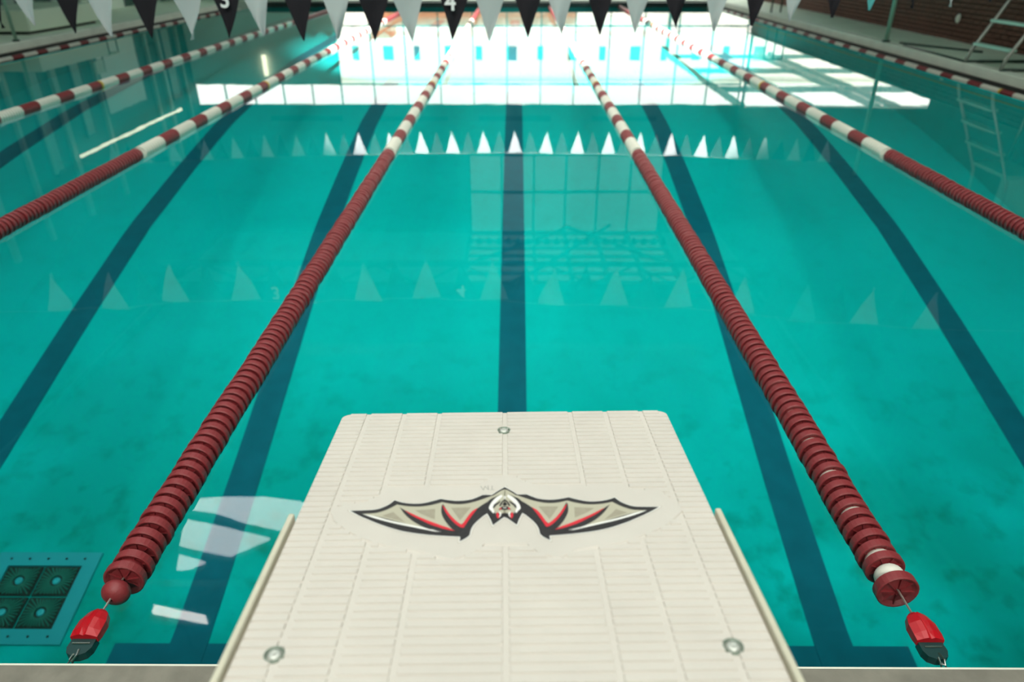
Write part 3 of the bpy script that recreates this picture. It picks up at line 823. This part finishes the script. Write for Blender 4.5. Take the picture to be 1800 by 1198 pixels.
# ------------------------------------------------------------------ lane ropes
DISC = None
def disc_mesh(m):
    bm = bmesh.new()
    lathe_y(bm, [(-.007, .009), (-.005, .038), (-.0125, .0485), (-.013, .052), (-.0105, .055), (.0105, .055), (.013, .052), (.0125, .0485), (.005, .038), (.007, .009)], 28)
    for k in range(8):
        T = Matrix.Rotation(2 * pi * k / 8, 4, 'Y'); box(bm, .010, .049, -.0105, .0105, -.0013, .0013, T)
    o = link('float_disc', bm, m); me = o.data; bpy.data.objects.remove(o)
    for p in me.polygons: p.use_smooth = False
    return me
def ball_mesh(m, r=.0405):
    bm = bmesh.new(); n = 10
    lathe_y(bm, [(-.030 * cos(pi * k / n), .004 + (r - .004) * sin(pi * k / n)) for k in range(n + 1)], 24, closed=False)
    o = link('ball_float', bm, m, smooth=True); me = o.data; bpy.data.objects.remove(o)
    return me
def band_mesh(m, count):
    bm = bmesh.new()
    for i in range(count):
        T = Matrix.Translation((0, PT * (i + .5), 0))
        lathe_y(bm, [(-.006, .011), (-.008, .044), (-.015, .051), (-.012, .055), (.012, .055), (.015, .051), (.008, .044), (.006, .011)], 16, T)
    o = link('float_band', bm, m); me = o.data; bpy.data.objects.remove(o)
    return me
PT = .0437
DM, BMW, BMM = disc_mesh('maroon'), ball_mesh('white_float'), ball_mesh('maroon')
DW = disc_mesh('white_far'); DY = disc_mesh('yellow')
WB, RB, SB, RB1 = band_mesh('white_far', 9), band_mesh('maroon_far', 7), band_mesh('maroon_far', 30), band_mesh('maroon_far', 6)
def inst(name, me, x, y, z, parent, rz=0, lab=None):
    o = bpy.data.objects.new(name, me); COL.objects.link(o); o.parent = parent; o.location = (x, y, z); o.rotation_euler.z = rz
    if lab: o['label'] = lab
    return o
def tensioner(r, y, dirx):
    # red wedge cap, dark clevis body, hook and eye to the wall
    L0, L1 = y, y - .235
    sgn = 1
    bm = bmesh.new()
    secs = [(0.0, .016, .012, .010), (-.010, .026, .018, .013), (-.035, .034, .024, .015), (-.065, .035, .022, .014), (-.082, .034, .015, .012)]
    rings = []
    for (dy, hw_, ht, hb) in secs:
        P = [(-hw_, -hb), (-hw_, ht * .35), (-hw_ * .55, ht * .8), (-hw_ * .22, ht), (0, ht * .72), (hw_ * .22, ht), (hw_ * .55, ht * .8), (hw_, ht * .35), (hw_, -hb)]
        rings.append([bm.verts.new((px, y + dy, pz + .012)) for px, pz in P])
    for P, Q in zip(rings, rings[1:]):
        for k in range(9): bm.faces.new((P[k], P[(k + 1) % 9], Q[(k + 1) % 9], Q[k]))
    bm.faces.new(rings[0]); bm.faces.new(rings[-1])
    t = link('tensioner_cap', bm, 'red', r); t['label'] = 'red plastic tensioner cap'
    bm = bmesh.new()
    yb = y - .078
    sh = [(-.030, 0), (.030, 0), (.031, -.028), (.024, -.044), (.008, -.052), (-.008, -.052), (-.024, -.044), (-.031, -.028)]
    lo = [bm.verts.new((px, yb + py, -.012)) for px, py in sh]; hi = [bm.verts.new((px, yb + py, .010)) for px, py in sh]
    bm.faces.new(lo[::-1]); bm.faces.new(hi)
    for k in range(8): bm.faces.new((lo[k], lo[(k + 1) % 8], hi[(k + 1) % 8], hi[k]))
    link('tensioner_body', bm, 'dkplastic', r)['label'] = 'dark grey tensioner body'
    bm = bmesh.new(); tube(bm, [(-.022, yb - .018, .012), (.022, yb - .018, .012)], .0022, 6); link('pin', bm, 'chrome', r)
    bm = bmesh.new()
    tube(bm, [(.004, yb - .036, .011), (.008, yb - .055, .013), (.003, yb - .070, .010), (-.005, yb - .064, .008), (-.003, yb - .048, .011)], .0026, 6)
    link('hook', bm, 'chrome', r)
    bm = bmesh.new()
    yy = yb - .062
    while yy > Y0 - .005:
        tube(bm, [(.006 * cos(a), yy - .010 + .012 * sin(a), .006 * (1 if (int((yb - yy) * 50) % 2) else -1)) for a in [2 * pi * k / 8 for k in range(9)]], .0022, 5)
        yy -= .018
    link('chain', bm, 'dkplastic', r)
def rope(x, y0, white_balls, lab, near=True, z=.012, phase=0.0, yend=23.5, grp=None):
    r = empty('lane_rope', (x, 0, z)); tag(r, lab, 'lane rope', grp)
    y = y0
    if near:
        n = int((6.10 - y0) / PT)
        for i in range(n):
            jit = random.uniform(-.012, .012)
            o = inst('float_disc', DM, random.uniform(-.0025, .0025), y, random.uniform(-.002, .002), r, jit * 3)
            o.rotation_euler.y = random.uniform(0, pi / 4)
            if i % 4 == 0:
                m_ = BMW if white_balls and i < 26 else BMM
                inst('ball_float', m_, 0, y + PT / 2, 0, r, 0, 'white round spacer float' if m_ is BMW else None)
            y += PT
    y = 6.11 + phase if near else y0
    i = 0
    stop = 18.9 if near else yend
    while y < stop:
        if i % 2 == 0:
            inst('float_band', WB, 0, y, 0, r, 0, 'white band of floats'); y += 9 * PT
        else:
            yel = abs(y - 9.25) < .36 or abs(y - 17.6) < .36
            inst('float_band', RB1 if yel else RB, 0, y, 0, r, 0, 'maroon band of floats')
            if yel: inst('marker_disc', DY, 0, y + 6.5 * PT, 0, r, 0, 'yellow marker float')
            y += 7 * PT
        i += 1
    while near and y < 23.3:
        inst('float_band', SB, 0, y, 0, r, 0, 'maroon band of floats'); y += 30 * PT
    bm = bmesh.new()
    if near: tube(bm, [(0, 1.28, .006), (0, 23.93, 0)], .003, 6)
    else: tube(bm, [(0, y0 - .1, .0), (0, yend + .3, 0)], .003, 6)
    link('cable', bm, 'cable', r)
    return r
for k, (x, wb, lab) in enumerate(((-1.081, False, 'maroon disc lane rope just left of the starting block'), (1.0402, True, 'maroon disc lane rope with white spacers just right of the starting block'), (-3.222, False, 'lane rope at left, second out from the starting block'), (3.172, False, 'lane rope at right edge, second out from the starting block'), (-5.36, False, 'farthest left lane rope out in the pool'))):
    r = rope(x, 1.458 if wb else 1.410, wb, lab, True)
    # end piece: ball on the left rope, flared disc on the right one
    if wb:
        o = inst('end_disc', DM, 0, 1.380, .0, r); o.scale = (1.04, 1.15, 1.04)
        inst('ball_float', BMW, 0, 1.420, .003, r, 0, 'white round spacer float')
    else:
        o = inst('ball_float', BMM, 0, 1.358, 0, r); o.scale = (.93, .95, .93)
    tensioner(r, 1.283, 0)
gl = rope(-8.39, 5.2, False, 'red and white lane rope lying in the left gutter', False, -.045)
gr2 = rope(6.17, 7.4, False, 'red and white lane rope lying in the right gutter', False, -.045)

gl.scale = gr2.scale = (.74, 1, .74)

# ------------------------------------------------------------------ pennant strings
def pennant_bm(wd, top, tip, lean, curl, T=None):
    bm = bmesh.new(); n, m = 6, 8; rows = []
    for j in range(m + 1):
        v = j / m; z = top + (tip - top) * v; half = wd / 2 * (1 - v) + .002
        row = []
        for i in range(n + 1):
            u = i / n * 2 - 1
            x = u * half + lean * v * v; y = curl * (sin(2.3 * v + u) - sin(u) * .5) * .04 + .012 * sin(3 * u + 5 * v + curl * 9) * (v + .2)
            row.append(bm.verts.new((x, y, z)))
        rows.append(row)
    for A, B in zip(rows, rows[1:]):
        for i in range(n): bm.faces.new((A[i], A[i + 1], B[i + 1], B[i]))
    return bm
def digit(ch, x, z, parent, size):
    c = bpy.data.curves.new('number', 'FONT'); c.body = ch; c.size = size; c.extrude = .001; c.align_x = 'CENTER'; c.offset = .0025
    c.materials.append(M['flag_n'])
    t = bpy.data.objects.new('number', c); COL.objects.link(t)
    dg = bpy.context.evaluated_depsgraph_get(); me = bpy.data.meshes.new_from_object(t.evaluated_get(dg))
    bpy.data.objects.remove(t)
    o = bpy.data.objects.new('number', me); COL.objects.link(o); o.parent = parent
    o.rotation_euler = (pi / 2, 0, 0); o.location = (x, -.035, z); o['label'] = 'white number %s' % ch
tips = [(-62, 40, 'w'), (3, 50, 'k'), (62, 45, 'w'), (133, 58, 'k'), (198, 65, 'w'), (268, 67, 'k'), (337, 70, 'w'), (403, 67, 'k3'), (465, 62, 'w'), (535, 72, 'k'), (595, 68, 'w'), (658, 76, 'k'), (725, 76, 'w'), (795, 71, 'k4'), (860, 73, 'w'), (928, 66, 'k'), (988, 60, 'w'), (1055, 61, 'k'), (1116, 58, 'w'), (1188, 51, 'k'), (1255, 54, 'w'), (1321, 46, 'k'), (1388, 38, 'w'), (1462, 31, 'k'), (1527, 18, 't'), (1601, 14, 'k'), (1668, 12, 'w'), (1740, 4, 'k'), (1812, -2, 'w')]
YFL = 5.95
fl = empty('pennant_string', (0, YFL, 0)); tag(fl, 'string of alternating black and white pennants hanging nearest the camera', 'pennant string')
def at_y(px, py, y):
    d = ray(px, py); return CAM + d * (y / d.y)
for (px, py, c) in tips:
    p = at_y(px, py, YFL)
    px0 = 792 + (px - 792) * 1.0
    base = at_y(px, -23, YFL)
    top = p.z + .375
    lean = random.uniform(-.03, .03)
    if px == 62: lean = .03
    bm = pennant_bm(.262, top, p.z, lean, random.uniform(-1, 1))
    o = link('pennant', bm, {'w': 'flag_w', 'k': 'flag_k', 't': 'flag_t'}[c[0]], fl, True, recalc=False)
    o.location = (p.x - lean, 0, 0)
    o['label'] = {'w': 'white pennant', 'k': 'black pennant', 't': 'teal pennant'}[c[0]]
    if len(c) > 1:
        b4 = at_y(792, 18, YFL - .04) if c[1] == '4' else at_y(396, 13, YFL - .04)
        digit(c[1], b4.x - (p.x - lean), b4.z, o, .17)
pl = [at_y(px, py, YFL) for px, py, c in tips]
bm = bmesh.new(); tube(bm, [(CR + .1, 0, pl[-1].z + .43)] [::-1] and [(CL - .05, 0, pl[0].z + .42)] + [(p.x, 0, p.z + .378) for p in pl] + [(CR + .05, 0, pl[-1].z + .43)], .004, 6)
link('rope', bm, 'rope', fl)
def post(x, y, h, m, lab, r=.03):
    o = empty('flag_post', (x, y, DZ + .01)); tag(o, lab, 'post')
    bm = bmesh.new(); tube(bm, [(0, 0, .0), (0, 0, h)], r, 12); link('pole', bm, m, o, True)
    bm = bmesh.new(); tube(bm, [(0, 0, 0), (0, 0, .03)], r * 2.0, 12); link('socket', bm, 'darktube', o)
    bm = bmesh.new(); tube(bm, [(0, 0, h), (0, 0, h + .03)], r * 1.3, 12); link('cap', bm, 'darktube', o)
post(CR + .1, YFL, 1.95, 'seafoam', 'flag post on the right deck holding the nearest pennant string', .028)
post(CL - .1, YFL, 1.95, 'seafoam', 'flag post on the left deck holding the nearest pennant string', .028)
post(CR + .1, 13.45, 2.1, 'seafoam', 'pale green flag post on the right deck beyond the ladder chair', .035)
post(CL - .1, 13.45, 2.1, 'seafoam', 'flag post on the left deck holding the second pennant string', .028)
# second string, its bright white pennants mirror in the water mid pool
YF2 = 13.45
f2 = empty('pennant_string', (0, YF2, 0)); tag(f2, 'second string of pennants over mid pool, seen mirrored as white triangles', 'pennant string')
rp = []
x = -7.6; i = 0
while x < 6.0:
    zt = 1.41 + .19 * ((x + .3) / 6.5) ** 2
    rp.append((x, 0, zt + .40))
    bm = pennant_bm(.25, zt + .40, zt, random.uniform(-.02, .02), random.uniform(-1, 1))
    o = link('pennant', bm, 'flag_w' if i % 2 == 0 else 'flag_k', f2, True, recalc=False); o.location = (x, 0, 0)
    o['label'] = 'white pennant' if i % 2 == 0 else 'black pennant'
    x += .292; i += 1
bm = bmesh.new(); tube(bm, [(CL - .05, 0, 2.0)] + rp + [(CR + .05, 0, 2.0)], .004, 5); link('rope', bm, 'rope', f2)
# small string high under the glazed roof bay
f3 = empty('pennant_string', (0, 23.6, 0)); tag(f3, 'small dark pennant string high under the far roof glazing', 'pennant string')
for i in range(21):
    bm = pennant_bm(.24, 7.55, 7.22, 0, .2); o = link('pennant', bm, 'flag_k', f3, True, recalc=False); o.location = (-1.6 + .34 * i, 0, 0)
bm = bmesh.new(); tube(bm, [(SX0, 0, 7.555), (SX1, 0, 7.555)], .012, 5); link('rope', bm, 'rope', f3)

# ------------------------------------------------------------------ right deck: ladder chair, stanchions, wall fittings
ch = empty('lifeguard_chair', (6.62, 10.45, DZ)); tag(ch, 'tall metal ladder chair with pale green steps on the right deck', 'lifeguard chair')
XO, YO, ZO = 6.62, 10.45, DZ
def cp(x, y, z): return (x - XO, y - YO, z - ZO)
ya_, yb_ = 10.02, 10.86
for yy in (ya_, yb_):
    bm = bmesh.new(); tube(bm, [cp(6.42, yy, .145), cp(6.47, yy, .30), cp(6.70, yy, .75), cp(7.02, yy, 1.40), cp(7.08, yy, 1.95)], .022, 10)
    link('ladder_rail', bm, 'tube', ch, True)
    bm = bmesh.new(); tube(bm, [cp(6.42, yy, .142), cp(7.6, yy, .142)], .022, 8); link('base_tube', bm, 'darktube', ch, True)
    bm = bmesh.new(); tube(bm, [cp(7.6, yy, .145), cp(7.5, yy, 1.3)], .020, 8); link('rear_leg', bm, 'tube', ch, True)
for z in (.38, .68, .98):
    x = 6.47 + (z - .30) * .51
    bm = bmesh.new(); box(bm, x - .06 - XO, x + .06 - XO, ya_ - YO, yb_ - YO, z - .02 - ZO, z + .015 - ZO)
    bmesh.ops.bevel(bm, geom=bm.edges[:], offset=.008, segments=2, affect='EDGES')
    link('step', bm, 'step', ch)
bm = bmesh.new(); box(bm, 6.98 - XO, 7.55 - XO, ya_ - YO, yb_ - YO, 1.28 - ZO, 1.33 - ZO); link('seat', bm, 'step', ch)
bm = bmesh.new(); box(bm, 7.50 - XO, 7.55 - XO, ya_ - YO, yb_ - YO, 1.42 - ZO, 1.95 - ZO); link('backrest', bm, 'step', ch)
bm = bmesh.new(); tube(bm, [cp(6.50, yb_ + 2.0, .142), cp(6.42, yb_, .142)], .018, 8)
link('kick_bar', bm, 'darktube', ch, True)
bm = bmesh.new(); tube(bm, [cp(7.3, yb_ + 1.1, .142), cp(6.6, yb_ + 2.35, .142)], .016, 8); link('stay_bar', bm, 'darktube', ch, True)
# short rail of three stanchions further along
rl = empty('deck_rail', (6.62, 20.3, DZ)); tag(rl, 'short rail of three dark stanchions on the far right deck', 'rail')
for k in range(3):
    bm = bmesh.new(); tube(bm, [(.24 * k, 0, 0), (.24 * k, 0, .9)], .022, 8); link('stanchion', bm, 'darktube', rl, True)
bm = bmesh.new(); tube(bm, [(0, 0, .9), (.48, 0, .9)], .022, 8); link('top_rail', bm, 'darktube', rl, True)
# white oval fittings on the brick wall
for (y, s, lab) in ((13.77, 1.0, 'small white oval fitting on the brick wall near the ladder chair'), (17.3, .8, 'small white oval fitting farther along the brick wall')):
    o = empty('wall_fitting', (XWR - .004, y, .48)); tag(o, lab, 'wall fitting')
    bm = bmesh.new(); lathe_y(bm, [(0, .001), (0, .05 * s), (.012, .052 * s), (.03, .045 * s), (.045, .025 * s), (.05, .001)], 20, Matrix.Rotation(pi / 2, 4, 'Z')); 
    for v in bm.verts: v.co.z *= 1.5
    link('cover', bm, 'white_far', o, True)

# ------------------------------------------------------------------ left deck furniture
def frame_leg(bm, pts, r=.022): tube(bm, pts, r, 8)
bn = empty('deck_bench', (-10.05, 11.9, DZ)); tag(bn, 'long pale green bench block behind the left curb, nearer the frame', 'bench')
bm = bmesh.new(); box(bm, -.55, .75, .2, 1.6, .06, .42); bmesh.ops.bevel(bm, geom=bm.edges[:], offset=.01, segments=1, affect='EDGES'); link('seat_box', bm, 'bench', bn)
bm = bmesh.new(); box(bm, -.45, .65, .25, 1.55, 0, .06); link('plinth', bm, 'gap', bn)
b2 = empty('deck_bench', (-9.9, 14.6, DZ)); tag(b2, 'pale green bench block farther along the left deck behind the white pennant', 'bench')
bm = bmesh.new(); box(bm, -.7, .7, 0, 2.6, .06, .42); bmesh.ops.bevel(bm, geom=bm.edges[:], offset=.01, segments=1, affect='EDGES'); link('seat_box', bm, 'bench', b2)
bm = bmesh.new(); box(bm, -.6, .6, .05, 2.55, 0, .06); link('plinth', bm, 'gap', b2)
fr_ = empty('tubular_stand', (-9.3, 10.6, DZ)); tag(fr_, 'dark green tubular stand on the left deck at the picture edge', 'stand')
for (dx, dy) in ((0, 0), (-.5, .35)):
    bm = bmesh.new(); frame_leg(bm, [(dx, dy, 0), (dx - .12, dy + .05, .5), (dx - .35, dy + .1, 1.3)]); link('leg', bm, 'darktube', fr_, True)
    bm = bmesh.new(); frame_leg(bm, [(dx - .35, dy + .9, 0), (dx - .35, dy + .5, .7), (dx - .35, dy + .1, 1.3)]); link('leg', bm, 'darktube', fr_, True)
bm = bmesh.new(); frame_leg(bm, [(0, 0, .03), (-.5, .35, .03)]); frame_leg(bm, [(-.35, .1, 1.3), (-.85, .45, 1.3)]); frame_leg(bm, [(-.12, .05, .5), (-.62, .4, .5)]); link('crossbar', bm, 'darktube', fr_, True)
o = empty('folded_towel', (-9.75, 12.9, .54)); tag(o, 'crumpled white towel on the nearer left bench', 'towel')
bm = bmesh.new()
for k in range(4): box(bm, -.12 + .01 * k, .12 - .02 * k, -.09, .09 - .01 * k, .035 * k, .035 * k + .03)
bmesh.ops.bevel(bm, geom=bm.edges[:], offset=.012, segments=2, affect='EDGES'); link('cloth', bm, 'white_far', o, True)
o = empty('red_locker', (-10.9, 14.4, DZ)); tag(o, 'dark red cabinet against the left wall behind the benches', 'cabinet')
bm = bmesh.new(); box(bm, -.25, .15, -.6, .6, 0, 1.2); link('body', bm, 'banner', o)
bm = bmesh.new(); box(bm, .15, .17, -.57, -.02, .05, 1.15); link('door', bm, 'banner', o)
bm = bmesh.new(); box(bm, .15, .17, .02, .57, .05, 1.15); link('door', bm, 'banner', o)
ch2 = empty('folding_chair', (-9.5, 17.6, DZ)); tag(ch2, 'dark framed folding chair far along the left deck', 'chair')
bm = bmesh.new(); box(bm, -.22, .22, -.22, .22, .43, .46); link('seat', bm, 'bench', ch2)
bm = bmesh.new(); box(bm, -.24, -.21, -.22, .22, .6, .88); link('backrest', bm, 'bench', ch2)
for dx in (-1, 1):
    for dy in (-1, 1):
        bm = bmesh.new(); tube(bm, [(.2 * dx, .2 * dy, 0), (.2 * dx * (1 if dx > 0 else 1.1), .2 * dy, .44 if dx > 0 else .88)], .013, 8); link('leg', bm, 'darktube', ch2, True)
bpy.context.view_layer.update()
